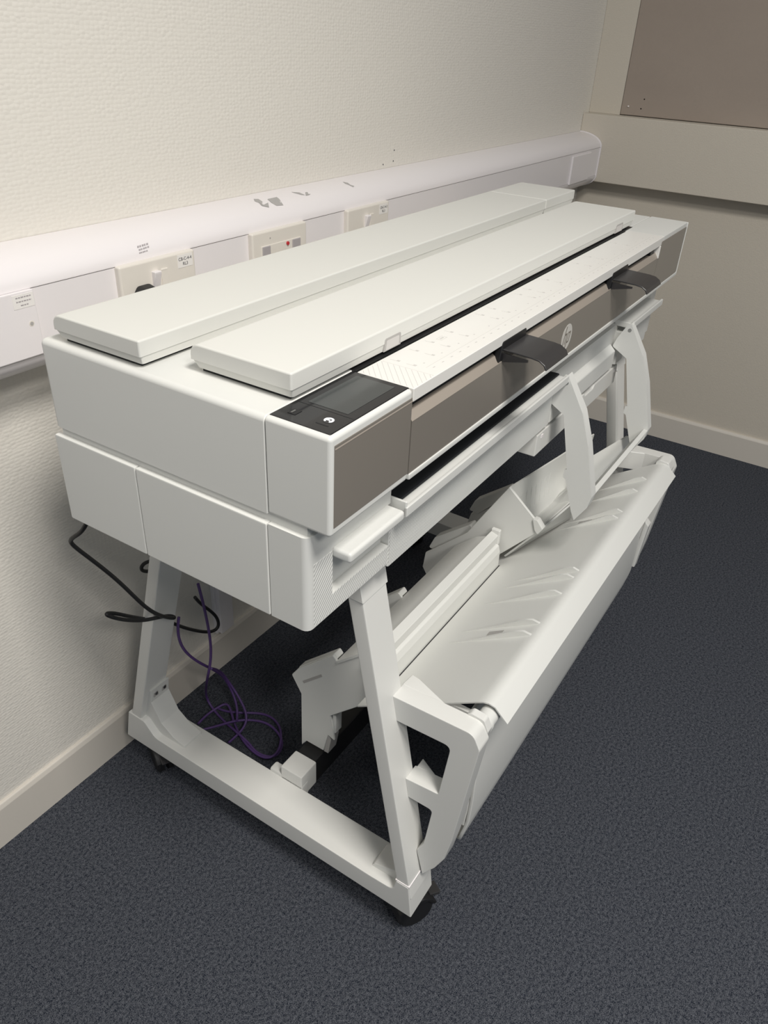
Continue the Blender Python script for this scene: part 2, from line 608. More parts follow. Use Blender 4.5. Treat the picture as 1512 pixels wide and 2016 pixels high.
# white conduit down the wall behind the printer
cd = thing('wall_conduit', 'short white conduit running down the left wall behind the rear leg', 'conduit', (.36, WU, .30))
ca, cb = (0.4321, -0.212, 0.1037), (0.4677, -0.212, 0.0965)
MB().box(ca[0] - .004, cb[0], WU, -.205, ca[2], .80).bevel(.002, 2).turn(K).build('conduit_body', 'pvc', cd)
MB().box(ca[0] - .010, ca[0] - .003, WU, -.214, ca[2], .80).bevel(.001, 1).turn(K).build('conduit_edge', 'pvc', cd)

# ------------------------------------------------------------------ the large format printer
PR = thing('large_format_printer', 'white large format printer and scanner on a wheeled stand beside the left wall', 'printer', (0.615, 0.2, 0.0))
L = 1.23

# --- upper unit
MB().box(0, L, 0, .3252, .8424, .9497).bevel(.0065, 3, lambda a, b_: min(a.y, b_.y) < .32 and max(a.z, b_.z) > .845).bevel(.0010, 1, lambda a, b_: min(a.y, b_.y) > .32).build('upper_housing', 'white', PR)
box('housing_gap', 'white', PR, .004, L - .004, .006, .372, .829, .8432)
cm = MB().box(0, .1424, .3264, .402, .8424, .9497).bevel(.0045, 3, lambda a, b_: (max(a.y, b_.y) > .40 or max(a.z, b_.z) > .949) and max(a.y, b_.y) - min(a.y, b_.y) + min(a.y, b_.y) > .33).bevel(.0008, 1, lambda a, b_: max(a.y, b_.y) < .328).build('control_module', 'white', PR)
box('front_plate', 'taupe', cm, .0054, .1412, .3960, .4026, .8515, .9410, .0012, 2)
MB().prism('x', [(.4022, .9385), (.4029, .9372), (.4029, .9362), (.4022, .9362)], .0062, .1408).build('plate_edge_highlight', 'taupe_light', cm)  # lighter taupe paints the highlight along the plate's top ledge
cp = box('control_panel', 'glass_black', PR, .0058, .1412, .3268, .3975, .9480, .9504, .0008, 1)
box('touch_screen', 'screen', cp, .050, .1325, .3385, .3855, .9500, .95065)
box('panel_seam', 'black', cp, .0445, .0452, .3290, .3955, .9500, .95055)
box('usb_port', 'black', cp, .0185, .0290, .3385, .3475, .9500, .9508)
box('usb_contact', 'chrome', cp, .0205, .0270, .3405, .3425, .9505, .9511)
box('button_outline', 'black', cp, .0175, .0190, .3720, .3860, .9500, .95058)
MB().cyl('z', (.0290, .3790), .0062, .9500, .9506, 20).build('power_button', 'dark', cp)
# lit power symbol: ring with a gap and a stroke
ring = MB()
n = 18
for i in range(n):
    a0, a1 = math.radians(-55 + 290 * i / n), math.radians(-55 + 290 * (i + 1) / n)
    q = [(.0290 + r * math.sin(a), .3790 + r * math.cos(a)) for r, a in ((.0030, a0), (.0048, a0), (.0048, a1), (.0030, a1))]
    ring.prism('z', q, .9505, .9509)
ring.box(.0283, .0297, .3755, .3800, .9505, .9509)
ring.build('power_symbol', 'led', cp)

# scanner bed and its right hand cover
bed = MB().box(.1430, 1.0560, .3316, .402, .9345, .9497).bevel(.0008, 1).build('scan_bed', 'bed', PR)
box('scan_slot', 'black', PR, .1430, 1.100, .3254, .3334, .9330, .9478)
box('slot_lining', 'black', PR, .1430, 1.090, .3120, .3300, .9470, .9505)
box('right_cover', 'white', PR, 1.0572, L, .3264, .402, .9345, .9497, .0015, 2)
# printed guides on the bed
for i in range(13):
    u0 = .3395 + i * .0076
    x0, x1 = .1440, .1850
    ua, ub = u0, u0 - (x1 - x0) * 0.85
    if ub < .3345:
        x1 = x0 + (ua - .3345) / .85
        ub = .3345
    if ua > .4010:
        x0 = x0 + (ua - .4010) / .85
        ua = .4010
    if x1 - x0 > .003:
        w = .00035
        MB().prism('z', [(x0, ua), (x0 + w, ua + w), (x1 + w, ub + w), (x1, ub)], .9496, .94985).build('hatch_line', 'grey_print', bed, smooth=False)
MB().prism('z', [(.1860, .335), (.1863, .335), (.1863, .4005), (.1860, .4005)], .9496, .94982).build('edge_line', 'grey_print', bed, smooth=False)
box('ruler_line', 'grey_print', bed, .200, 1.03, .3826, .3830, .9496, .94982)
for i in range(42):
    x = .205 + i * .020
    box('ruler_mark', 'grey_print', bed, x, x + .0045, .3880, .3895, .9496, .94982)
    if i % 2 == 0:
        box('ruler_mark', 'grey_print', bed, x + .004, x + .0065, .3735, .3752, .9496, .94982)
for x in (.196, .236, .272, .318, .402, .436, .520, .552, .618, .742, .8, .93):
    for uo in (.345, .366):
        box('size_arrow', 'grey_print', bed, x, x + .0007, uo - .006, uo + .006, .9496, .94982)
        box('size_label', 'grey_print', bed, x + .001, x + .004, uo + .002, uo + .006, .9496, .94982)
# sheet symbol
for (x0, x1, u0, u1) in ((.286, .300, .3465, .3470), (.286, .300, .3535, .3540), (.286, .2865, .3465, .354), (.2995, .300, .3465, .354), (.289, .297, .349, .3515)):
    box('sheet_symbol', 'grey_print', bed, x0, x1, u0, u1, .9496, .94982)

# taupe glossy front with the paper entry slot above it
box('entry_slot', 'cavity', PR, .1430, 1.0450, .336, .3900, .9050, .9346)
fp = MB().prism('x', [(.402, .8498), (.402, .9125), (.3955, .9215), (.3905, .9215), (.3905, .8498)], .1434, 1.0455).build('front_panel', 'taupe', PR)
MB().prism('x', [(.4023, .9128), (.3957, .9218), (.3905, .9218), (.3905, .9210), (.3955, .9210), (.4015, .9128)], .1434, 1.0440).build('front_bevel', 'taupe_light', fp)
MB().prism('u', fillet([(1.0470, .8498), (1.2262, .8498), (1.2262, .9415), (1.0470, .9415)], {1: .004}), .394, .4027).bevel(.0008, 1).build('front_end_panel', 'taupe', PR)
box('front_core', 'white', PR, .1434, L, .330, .3904, .8424, .9045)
box('front_core', 'white', PR, 1.0480, L - .0005, .330, .3935, .8424, .9495)
box('front_trim', 'white', PR, .1434, L, .388, .4035, .8424, .8496, .0015, 2)
box('side_trim', 'white', PR, 1.2268, L, .388, .4035, .8424, .9494, .0010, 1)
box('slot_frame', 'bed', PR, 1.0405, 1.0465, .3905, .4028, .9110, .9345, .0010, 1)
box('slot_roller', 'black', PR, 1.005, 1.030, .385, .396, .9215, .9300, .001, 1)

# oval maker's mark: pale disc with two slanted letters
LX, LZ, LR = .5925, .8805, .0205
MB().cyl('u', (LX, LZ), LR, .4018, .40225, 40).build('logo_disc', 'logo_white', fp)


def stroke(p, q, w):
    return [(p[0] - w / 2, p[1]), (p[0] + w / 2, p[1]), (q[0] + w / 2, q[1]), (q[0] - w / 2, q[1])]


sl = 0.34                              # slant
def SP(x, z):
    return (LX + x + z * sl, LZ + z)


def letter(parts):
    m_ = MB()
    for p, q, w in parts:
        m_.prism('u', stroke(SP(*p), SP(*q), w), .4021, .4025)
    return m_.build('logo_letter', 'taupe', fp, smooth=False)


letter([((-.0105, -.0095), (-.0105, .0178), .0028), ((-.0030, -.0095), (-.0030, .0065), .0028), ((-.0068, .0045), (-.0068, .0072), .0080)])
letter([((.0035, -.0178), (.0035, .0072), .0028), ((.0115, -.0085), (.0115, .0062), .0028), ((.0075, .0045), (.0075, .0072), .0080), ((.0075, -.0095), (.0075, -.0068), .0080)])

# black paper stops
for (x0, x1) in ((.3530, .4300), (.7660, .8500)):
    top = [(.389, .9275), (.400, .9275), (.440, .9258), (.450, .9245), (.4570, .9205), (.4600, .9150)]
    st = MB().prism('x', thick(top, .0022), x0 + .006, x1).bevel(.0006, 1).build('paper_stop', 'dark', PR)
    MB().prism('u', fillet([(x0 - .004, .9150), (x1 - .004, .9150), (x1 - .004, .9395), (x0 + .002, .9395)], {2: .003, 3: .004}), .3945, .4030).bevel(.0008, 1).build('stop_back', 'black', st)
    MB().prism('x', [(.400, .9240), (.436, .9225), (.436, .9200), (.400, .9120)], x0 + .0065, x0 + .0085).build('stop_rib', 'dark', st)

# lids
def lid(name, x0, x1, u0, u1, z0=.9542, z1=.9806):
    zm = z0 + .0090
    m_ = MB().box(x0, x1, u0, u1, zm, z1)
    m_.bevel(.0120, 4, lambda a, b_: a.z > z1 - .001 and b_.z > z1 - .001 and a.y < u0 + .001 and b_.y < u0 + .001)
    m_.bevel(.0022, 3, lambda a, b_: a.z > zm + .002 or b_.z > zm + .002, 40)
    o = m_.build(name, 'lid', PR)
    c = [(x0 + .0008, u0 + .0008), (x1 - .0008, u0 + .0008), (x1 - .0008, u1 - .0006), (x0 + .0008, u1 - .0006)]
    e = [(x0 + .0040, u0 + .006), (x1 - .0040, u0 + .006), (x1 - .0040, u1 - .0022), (x0 + .0040, u1 - .0022)]
    g_ = .0085
    MB().box(x0 + g_, x1 - g_, u0 + g_, u1 - g_, .9480, z0 + .001).build('lid_gap_shade', 'cavity', o)  # dark inset plate, added to draw the shade in the gap under the lid
    MB().prism('z', e, z0, zm + .0005, c).bevel(.0025, 2, lambda a, b_: abs(a.z - b_.z) > .004).build('lid_base', 'lid', o)
    return o


lid('rear_lid', .0064, 1.0608, .0222, .1574)
lid('rear_lid_end', 1.0624, 1.2200, .0222, .1574)
sl_ = lid('scanner_lid', .0369, 1.0952, .1971, .3288)
for x0, x1 in ((.1985, .2335), (.9850, 1.0245)):
    MB().prism('u', fillet([(x0, .9545), (x1, .9545), (x1, .9690), (x0 + .002, .9690)], {2: .003, 3: .003}), .322, .3292).build('latch_frame', 'tear', sl_)
    MB().prism('u', fillet([(x0 + .004, .9555), (x1 - .004, .9555), (x1 - .004, .9662), (x0 + .0055, .9662)], {2: .002, 3: .002}), .323, .32945).build('latch_pocket', 'grey_print', sl_)

# --- lower unit
box('lower_housing', 'white', PR, .004, L - .004, .003, .300, .7135, .8310)
box('lower_front_core', 'white', PR, .153, L - .004, .300, .3640, .7135, .7870)
for (u0, u1) in ((-.0016, .1347), (.1357, .3250)):
    MB().box(-.0032, .0060, u0, u1, .7127, .8319).bevel(.0020, 2).build('side_panel', 'white', PR)
    MB().box(L - .006, L + .0018, u0, u1, .7127, .8319).bevel(.0014, 2).build('side_panel', 'white', PR)
# corner module with a pull handle in a recess
box('corner_core', 'white', PR, .0410, .1528, .3270, .3640, .7393, .7985)
fm = MB().prism('u', [(-.0018, .7127), (.1530, .7127), (.1530, .7393), (.0410, .7393), (.0410, .7985), (.1530, .7985), (.1530, .8319), (-.0018, .8319)], .3262, .3761)
fm.bevel(.0085, 4, lambda a, b_: a.x < 0 and b_.x < 0 and a.y > .376 and b_.y > .376)
fm = fm.build('corner_front', 'white', PR)
MB().prism('u', [(.0085, .7150), (.1526, .7150), (.1526, .7385), (.0402, .7385), (.0402, .7960), (.0085, .7960)], .3752, .3764).build('ridged_skin', 'ridged', fm)
MB().box(.0415, .1495, .3640, .3985, .7860, .7990).bevel(.0040, 3, lambda a, b_: max(a.y, b_.y) > .39).build('pull_handle', 'white', PR)
box('handle_recess', 'white', PR, .0415, .1525, .3630, .3652, .7396, .7985)
# long output shelf with front lip
for (x0, x1, nm) in ((.1548, .6560, 'output_shelf'), (.9995, 1.1950, 'output_shelf')):
    pr = [(.300, .7880), (.3925, .7830), (.3975, .7860), (.3975, .7985), (.3930, .7985), (.3920, .7945), (.300, .7965)]
    MB().prism('x', pr, x0, x1).bevel(.0012, 2).build(nm, 'white', PR)
    MB().box(x0, x1, .3000, .3600, .7740, .7900).build('shelf_support', 'white', PR)
    lf = MB().box(x0, x1, .3000, .3757, .7060, .7735).bevel(.0010, 1).build('lower_front_panel', 'white', PR)
    MB().box(x0 + .001, x1 - .001, .3750, .3762, .7068, .7725).build('ridged_skin', 'ridged', lf)
box('shelf_shade', 'cavity', PR, .1590, .6550, .3000, .3810, .7950, .7985, .0012, 1)  # black strip paints the upper unit's shadow onto the inner shelf
box('shelf_end', 'white', PR, .1548, .1580, .300, .3960, .7860, .8060, .001, 1)
# chute section between the two bail arms
MB().prism('x', [(.300, .800), (.312, .800), (.376, .7405), (.376, .7060), (.300, .7060)], .6600, .9835).bevel(.0020, 2).build('output_chute', 'white', PR)
MB().box(.1548, 1.195, .2985, .3008, .7960, .8315).build('output_slot', 'cavity', PR)
MB().box(1.195, L - .002, .300, .372, .7140, .8310).bevel(.002, 2).build('corner_core', 'white', PR)
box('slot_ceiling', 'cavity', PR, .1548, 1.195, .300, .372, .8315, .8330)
# bail: two arms and the bar that joins their lower ends
arm = fillet([(.3900, .7975), (.3960, .7975), (.4300, .7420), (.4500, .6880), (.4740, .5960), (.4700, .5750), (.4520, .5430), (.4440, .5580),
              (.4240, .6150), (.4180, .6190), (.4185, .6330), (.4225, .6350), (.4000, .7300), (.3680, .7480), (.3740, .7660)], {2: .01, 3: .02, 4: .012, 13: .004, 12: .006})
for x0 in (.6555, .9840):
    a_ = MB().prism('x', arm, x0, x0 + .0040).build('bail_arm', 'white', PR)
    rim = [(.3940, .7975), (.4300, .7420), (.4500, .6880), (.4740, .5960), (.4700, .5750)]
    MB().prism('x', thick(rim, -.0035), x0 + .0030, x0 + .0230).bevel(.0008, 1).build('arm_rim', 'white', a_)
    MB().cyl('x', (.3950, .7860), .0034, x0 - .0008, x0 + .004, 14).build('arm_screw', 'chrome', a_)
MB().prism('x', [(.4520, .5435), (.4740, .5960), (.4650, .5970), (.4430, .5570)], .6592, .9838).bevel(.0008, 1).build('bail_bar', 'white', PR)

# --- stand
SX0, SX1, SW = .1297, 1.1580, .0678      # outer faces of the feet, width
def leg_front_u(z):
    return .4611 - .2043 * (z - .1489)


def leg_rear_u(z):
    return -.1485 + .280 * (z - .150)


foot_prof = fillet([(-.1724, .0780), (.4705, .0780), (.4611, .1490), (.4385, .1490), (.4330, .1225), (.3900, .1205), (-.0900, .1225), (-.1140, .1500), (-.1560, .1510)],
                   {4: .012, 6: .02, 7: .010}, 5)
for near in (True, False):
    xa = SX0 if near else SX1 - SW
    xb = xa + SW
    s = 1 if near else -1
    out = xa if near else xb                         # outer face
    ft = MB().prism('x', foot_prof, xa, xb).bevel(.0022, 2).build('foot', 'steel', PR)
    lx0, lx1 = (xa + .002, xa + .056) if near else (xb - .056, xb - .002)
    zt, zb = .7130, .1200
    fr = MB().loft([[(lx0, leg_front_u(z) - .0235, z), (lx1, leg_front_u(z) - .0235, z), (lx1, leg_front_u(z), z), (lx0, leg_front_u(z), z)] for z in (zb, zt)]).bevel(.0025, 2)
    fr.build('front_leg', 'steel', PR)
    re = MB().loft([[(lx0, leg_rear_u(z), z), (lx1, leg_rear_u(z), z), (lx1, leg_rear_u(z) + .0245, z), (lx0, leg_rear_u(z) + .0245, z)] for z in (zb, zt)]).bevel(.0025, 2)
    re.build('rear_leg', 'steel', PR)
    # collars where the legs meet the printer and the foot
    for z0, z1 in ((.6560, .7135), ):
        MB().loft([[(lx0 - .0015, leg_front_u(z) - .045, z), (lx1 + .0015, leg_front_u(z) - .045, z), (lx1 + .0015, leg_front_u(z) + .0015, z), (lx0 - .0015, leg_front_u(z) + .0015, z)] for z in (z0, z1)]).bevel(.0010, 1).build('leg_collar', 'steel', PR)
    # bright joint line on the front of the foot
    MB().prism('z', [(lx0 - .001, leg_front_u(.15) - .024), (lx1 + .001, leg_front_u(.15) - .024), (lx1 + .001, leg_front_u(.15) + .0012), (lx0 - .001, leg_front_u(.15) + .0012)], .1480, .1508).build('joint_ring', 'pvc', ft)
    # rear gusset: curved bracket screwed to the leg
    gz = [(leg_rear_u(.225) + .0235, .2250), (leg_rear_u(.225) + .0290, .2260), (leg_rear_u(.195) + .0330, .1950), (-.0830, .1530), (-.0550, .1330), (-.0280, .1265), (-.0280, .1190), (-.110, .1190), (leg_rear_u(.14) + .0235, .1400)]
    gx0, gx1 = xa + .014, xb - .010
    gs = MB().prism('x', gz, gx0, gx1).bevel(.0012, 2).build('leg_bracket', 'steel', ft)
    for i in range(2):
        c_ = gx0 + .012 + i * .020
        MB().box(c_ - .006, c_ + .006, leg_rear_u(.21) + .0275, leg_rear_u(.21) + .0315, .2030, .2200).bevel(.001, 1).build('screw_recess', 'tear', ft)
        MB().cyl('u', (c_, .2110), .0035, leg_rear_u(.21) + .0300, leg_rear_u(.21) + .0330, 12).build('bracket_screw', 'chrome', ft)
    MB().prism('x', [(.3830, .1195), (.3880, .1290), (.4020, .1330), (.4350, .1480), (.4350, .1195)], xa + .017, xb - .008).bevel(.0016, 2).build('leg_bracket', 'steel', ft)
    # casters
    for (cu_, ang) in ((.4440 if near else .405, -60 if near else 100), (-.128, 25)):
        cx = (xa + xb) / 2
        MB().cyl('z', (cx, cu_), .016, .0600, .0790, 20).build('caster_stem', 'rubber', ft)
        A = math.radians(ang)
        ax = Vector((math.cos(A), math.sin(A), 0))         # wheel axis
        fw = Vector((-math.sin(A), math.cos(A), 0))
        cc = Vector((cx, cu_, .0315)) + fw * .012
        rings = []
        for w_ in (-.016, -.013, -.004, -.004, .004, .004, .013, .016):
            r_ = .0275 if abs(w_) == .016 else (.0315 if abs(w_) == .013 else .0310)
            if abs(w_) == .004 and len(rings) in (3, 4):
                r_ = .022
            rings.append([tuple(cc + ax * w_ + fw * (r_ * math.cos(2 * math.pi * i / 28)) + Vector((0, 0, r_ * math.sin(2 * math.pi * i / 28)))) for i in range(28)])
        MB().loft(rings).build('caster_wheel', 'rubber', ft)
        hood = []
        for w_ in (-.019, .019):
            hood.append([tuple(cc + ax * w_ + fw * p + Vector((0, 0, q))) for p, q in ((-.036, .004), (-.034, .022), (-.018, .036), (.010, .039), (.028, .026), (.036, .012), (.030, .010), (.018, .026), (-.010, .030), (-.028, .006))])
        MB().loft(hood).bevel(.0015, 1).build('caster_hood', 'rubber', ft)
        lev = [[tuple(cc + ax * w_ + fw * p + Vector((0, 0, q))) for p, q in ((.024, .022), (.044, .018), (.047, .024), (.026, .030))] for w_ in (-.011, .011)]
        MB().loft(lev).bevel(.001, 1).build('brake_lever', 'dark', ft)

# low cross beam with white end blocks
box('cross_beam', 'black', PR, .2350, 1.0560, .1590, .2000, .0900, .1490, .003, 2)
for xa, xb, xc in ((.1960, .2160, .2400), (1.0915, 1.0720, 1.0480)):
    box('beam_bracket', 'steel', PR, min(xa, xb), max(xa, xb), .1300, .2040, .0920, .1280, .0040, 2)
    box('beam_socket', 'steel', PR, min(xa, xc), max(xa, xc), .1560, .2030, .0950, .1500, .0030, 2)
# rail under the front of the printer
rl = MB().prism('u', [(.6230, .6560), (1.0350, .6560), (1.0350, .6960), (.9000, .6960), (.8920, .6895), (.8500, .6895), (.8430, .6960), (.6230, .6960)], .3400, .3730).bevel(.0022, 2).build('front_rail', 'steel', PR)
for x in (.640, 1.015):
    box('rail_clip', 'pvc', rl, x, x + .007, .3725, .3742, .6850, .6910)
box('rear_rail', 'steel', PR, .1600, 1.1300, -.0080, .0120, .6300, .7130, .003, 2)
rb = fillet([(-.045, .545), (.030, .545), (.030, .575), (.0, .600), (-.030, .600)], .008)
MB().prism('x', rb, .1860, .2500).bevel(.004, 2).build('spindle_bracket', 'steel', PR)

# --- stacker: brackets, tray, tube, front cover
br = fillet([(.3902, .4902), (.5140, .4936), (.5260, .4700), (.5061, .2636), (.4990, .2150), (.4850, .1800), (.4656, .1466), (.4515, .1980), (.4620, .2220),
             (.4695, .3055), (.4284, .3058), (.4212, .3425), (.4755, .3471), (.4850, .4506), (.3981, .4472)], {1: .016, 2: .012, 9: .007, 12: .004, 13: .010, 5: .02})
for near in (True, False):
    xa, xb = (.1630, .1920) if near else (1.0960, 1.1250)
    b_ = MB().prism('x', br, xa, xb).bevel(.0016, 2).build('stacker_bracket', 'steel', PR)
    xi0, xi1 = (xb - .002, xb + .026) if near else (xa - .026, xa + .002)
    # top flange that narrows towards the front
    if near:
        MB().prism('z', [(.1900, .3900), (.2140, .3920), (.2120, .4050), (.1900, .4640)], .4480, .4910).bevel(.001, 1).build('bracket_flange', 'steel', b_)
        MB().prism('z', [(.1900, .4250), (.2080, .4250), (.1900, .4600)], .3080, .3440).bevel(.001, 1).build('bracket_flange', 'steel', b_)
    else:
        MB().prism('z', [(1.0980, .3900), (1.0740, .3920), (1.0760, .4050), (1.0980, .4640)], .4480, .4910).bevel(.001, 1).build('bracket_flange', 'steel', b_)
    lug = fillet([(.488, .455), (.520, .455), (.524, .480), (.516, .497), (.496, .499), (.490, .492)], .006)
    MB().prism('x', lug, xi0, xi0 + .012 if near else xi1).bevel(.001, 1).build('tube_lug', 'steel', b_)
MB().cyl('x', (.5080, .4700), .0135, .1900, 1.0980, 28).build('stacker_tube', 'white', PR)
MB().cyl('x', (.5080, .4700), .0148, .2050, .2120, 28).build('tube_ring', 'white', PR)


def tray_z(u):
    return .490 + (u - .500) * .65


TX0, TX1 = .2250, 1.0720
line = [(.2950, tray_z(.2950)), (.4900, tray_z(.4900)), (.4980, .4885), (.5060, .4905), (.5150, .4890), (.5350, .4700)]
tr = MB().prism('x', thick(line, .0022), TX0, TX1).build('stacker_tray', 'white', PR, angle=50)
box('tray_clip', 'steel', tr, TX0 + .002, TX0 + .010, .4450, .4800, .4480, .4560)
# raised fins on the tray
for x, u0 in ((.393, .332), (.426, .338), (.516, .338), (.570, .346), (.594, .362), (.800, .360), (.828, .362), (.924, .362), (.984, .366)):
    pf = []
    for i in range(13):
        s = i / 12
        u = u0 + (.4960 - u0) * s
        h = .0175 * (s ** 1.7) * (1 - max(0, (s - .80) / .20) ** 2)
        pf.append((u, tray_z(u) + .0018 + h))
    pf = [(u0, tray_z(u0) - .001)] + pf + [(.4960, tray_z(.4960) - .001)]
    MB().prism('x', pf, x - .0022, x + .0022).build('tray_fin', 'white', tr)
for x in (.409, .814):
    MB().prism('x', [(.420, tray_z(.420) + .0005), (.444, tray_z(.444) + .0005), (.444, tray_z(.444) + .0034), (.420, tray_z(.420) + .0034)], x - .0055, x + .0055).build('tray_slot', 'tear', tr)
# front cover of the stacker
cv = [(.4820, .4540), (.4930, .4300), (.5000, .3900), (.5040, .3400), (.5050, .2800), (.5040, .2300), (.5010, .2100), (.4985, .1980), (.4960, .1840), (.4930, .1720), (.4890, .1640), (.4840, .1600)]
rings = []
for i, (u_, z_) in enumerate(cv):
    dn = max(0.0, (.1900 - z_) / .030)                       # rounded lower corners
    ins = .020 * (1 - math.sqrt(max(0.0, 1 - min(1, dn) ** 2)))
    rings.append([(.2290 + ins, u_, z_), (1.0320 - ins, u_, z_), (1.0320 - ins, u_ - .006, z_), (.2290 + ins, u_ - .006, z_)])
MB().loft(rings).bevel(.0012, 1, None, 60).build('stacker_front_cover', 'white', PR, angle=50)
for xa, xb in ((.2290, .2350), (1.0260, 1.0320)):
    MB().prism('x', [(.4770, .4540), (.4880, .4300), (.4970, .3600), (.4990, .2600), (.4960, .2150), (.4700, .2200), (.4640, .3000), (.4660, .4400)], xa, xb).bevel(.001, 1).build('cover_end', 'white', PR)
MB().prism('x', [(.505, .360), (.515, .350), (.508, .235), (.498, .235)], 1.040, 1.062).bevel(.002, 2).build('cover_latch', 'white', PR)

# left half of the folded catcher behind the tray: strip, panel, hooked plates
MB().prism('x', fillet([(.3130, .366), (.3210, .372), (.3200, .410), (.3160, .424), (.3060, .428), (.3020, .426), (.3020, .366)], .004), .2450, .6720).bevel(.0008, 1).build('catcher_strip', 'white', PR)
MB().prism('x', [(.3120, .4285), (.3120, .4460), (.2960, .4500), (.2940, .4320)], .2450, .6770).bevel(.0010, 1).build('catcher_cap', 'white', PR)
MB().prism('x', [(.3195, tray_z(.3195)), (.3235, tray_z(.3235)), (.3235, tray_z(.3235) + .0027), (.3195, tray_z(.3195) + .0030)], .2450, .6740).build('strip_gap', 'cavity', PR)
box('cap_tab', 'white', PR, .6700, .6790, .2960, .3140, .4240, .4560, .0015, 1)
MB().prism('x', thick([(.3020, .4440), (.2700, .4290), (.2280, .3905)], .0040), .2580, .6650).build('catcher_panel', 'white', PR)
hook = fillet([(.1340, .3070), (.1490, .3300), (.2210, .3990), (.2290, .3900), (.2700, .4280), (.3000, .4420), (.3000, .3400), (.2910, .3320), (.2170, .2570), (.2260, .2010),
               (.2130, .2060), (.2030, .1600), (.1650, .1600), (.1530, .1420), (.1540, .2730)], {0: .004, 1: .003, 2: .003})
for x in (.2600, .4600):
    hk = MB().prism('x', hook, x, x + .0050).bevel(.0010, 1).build('catcher_hook', 'white', PR)
    MB().prism('x', fillet([(.1390, .3080), (.1485, .3310), (.2210, .4000), (.2280, .3920), (.2100, .3700), (.1500, .3070)], .003), x + .0042, x + .0210).bevel(.0015, 1).build('hook_knob', 'white', hk)
    MB().prism('x', [(.1580, .3060), (.1610, .3020), (.2000, .3400), (.1975, .3440)], x - .0005, x + .0010).build('hook_slit', 'tear', hk)
    box('hook_rib', 'white', hk, x + .004, x + .022, .2180, .2260, .2150, .2580, .001, 1)
    MB().prism('x', [(.2040, .1600), (.2130, .2060), (.2190, .1990), (.2130, .1600)], x, x + .0240).build('hook_claw', 'tear', hk)

# right half lies loose and tipped: trough with end plates, ribs and flanges
def ring3(x, prof):
    return [(x, p[0], p[1]) for p in prof]


trA = thick([(.3140, .5470), (.3110, .5000), (.3160, .4550), (.3320, .4330), (.3560, .4500), (.3830, .4770)], .0030)
trB = thick([(.3560, .5360), (.3530, .5050), (.3580, .4780), (.3720, .4680), (.3950, .4900), (.4250, .5470)], .0030)
trM = thick([(.3360, .5415), (.3320, .5020), (.3350, .4640), (.3460, .4400), (.3620, .4400), (.3830, .4530)], .0030)
trN = thick([(.3390, .5410), (.3350, .5030), (.3390, .4680), (.3520, .4520), (.3720, .4780), (.3960, .5450)], .0030)
cr_ = MB().loft([ring3(.6900, trA), ring3(.8580, trM), ring3(.8800, trN), ring3(1.0250, trB)]).build('tipped_catcher', 'white', PR, angle=50)
pl2 = [(.3140, .5470), (.3770, .4950), (.3880, .4850), (.3820, .4730), (.3140, .3930), (.2400, .3640), (.1640, .2660), (.1480, .2910), (.1520, .3300), (.1890, .3650), (.2400, .4150), (.2760, .4800)]
MB().prism('x', pl2, .6850, .6905).bevel(.0008, 1).build('catcher_end_plate', 'white', cr_)
MB().prism('x', fillet([(.3700, .5000), (.3790, .5000), (.3920, .4850), (.3840, .4710), (.3770, .4780)], .002), .6810, .6960).bevel(.001, 1).build('end_knob', 'white', cr_)
MB().loft([[(.7000, .3185, .3840), (.7000, .3220, .3830), (.6870, .3885, .4790), (.6870, .3850, .4800)],
           [(.8420, .3930, .4310), (.8420, .3965, .4300), (.8500, .3900, .4560), (.8500, .3865, .4570)]]).build('catcher_flange', 'white', cr_)
MB().loft([[(.8720, .3950, .5530), (.8720, .3985, .5530), (.8720, .4185, .4820), (.8720, .4150, .4820)],
           [(1.0300, .4250, .5510), (1.0300, .4285, .5510), (1.0300, .4385, .5200), (1.0300, .4350, .5200)]]).build('catcher_flange', 'white', cr_)
for i in range(9):
    x = .705 + i * .018
    f = (x - .69) / .335
    pf = [(.3140 + .042 * f + .003, .5300 - .008 * f), (.3140 + .042 * f + .008, .4800), (.3300 + .038 * f, .4480 + .02 * f), (.3180 + .038 * f, .4480 + .02 * f), (.3120 + .042 * f, .4800)]
    MB().prism('x', [(p[0] * .4 + .6 * (.3125 + .042 * f), p[1]) for p in pf], x, x + .0015).build('catcher_rib', 'white', cr_)
for x in (.7050, .8900):
    kb = fillet([(.1480, .3300), (.1600, .3600), (.2360, .4220), (.2440, .4120), (.2000, .3600), (.1720, .3300)], .004)
    MB().prism('x', kb, x, x + .0240).bevel(.0015, 1).build('catcher_knob', 'white', cr_)
    kb2 = fillet([(.1450, .2900), (.1520, .3200), (.2600, .3960), (.2900, .3900), (.2900, .3500), (.1640, .2620)], .003)
    MB().prism('x', kb2, x + .004, x + .0200).bevel(.0015, 1).build('catcher_arm', 'white', cr_)

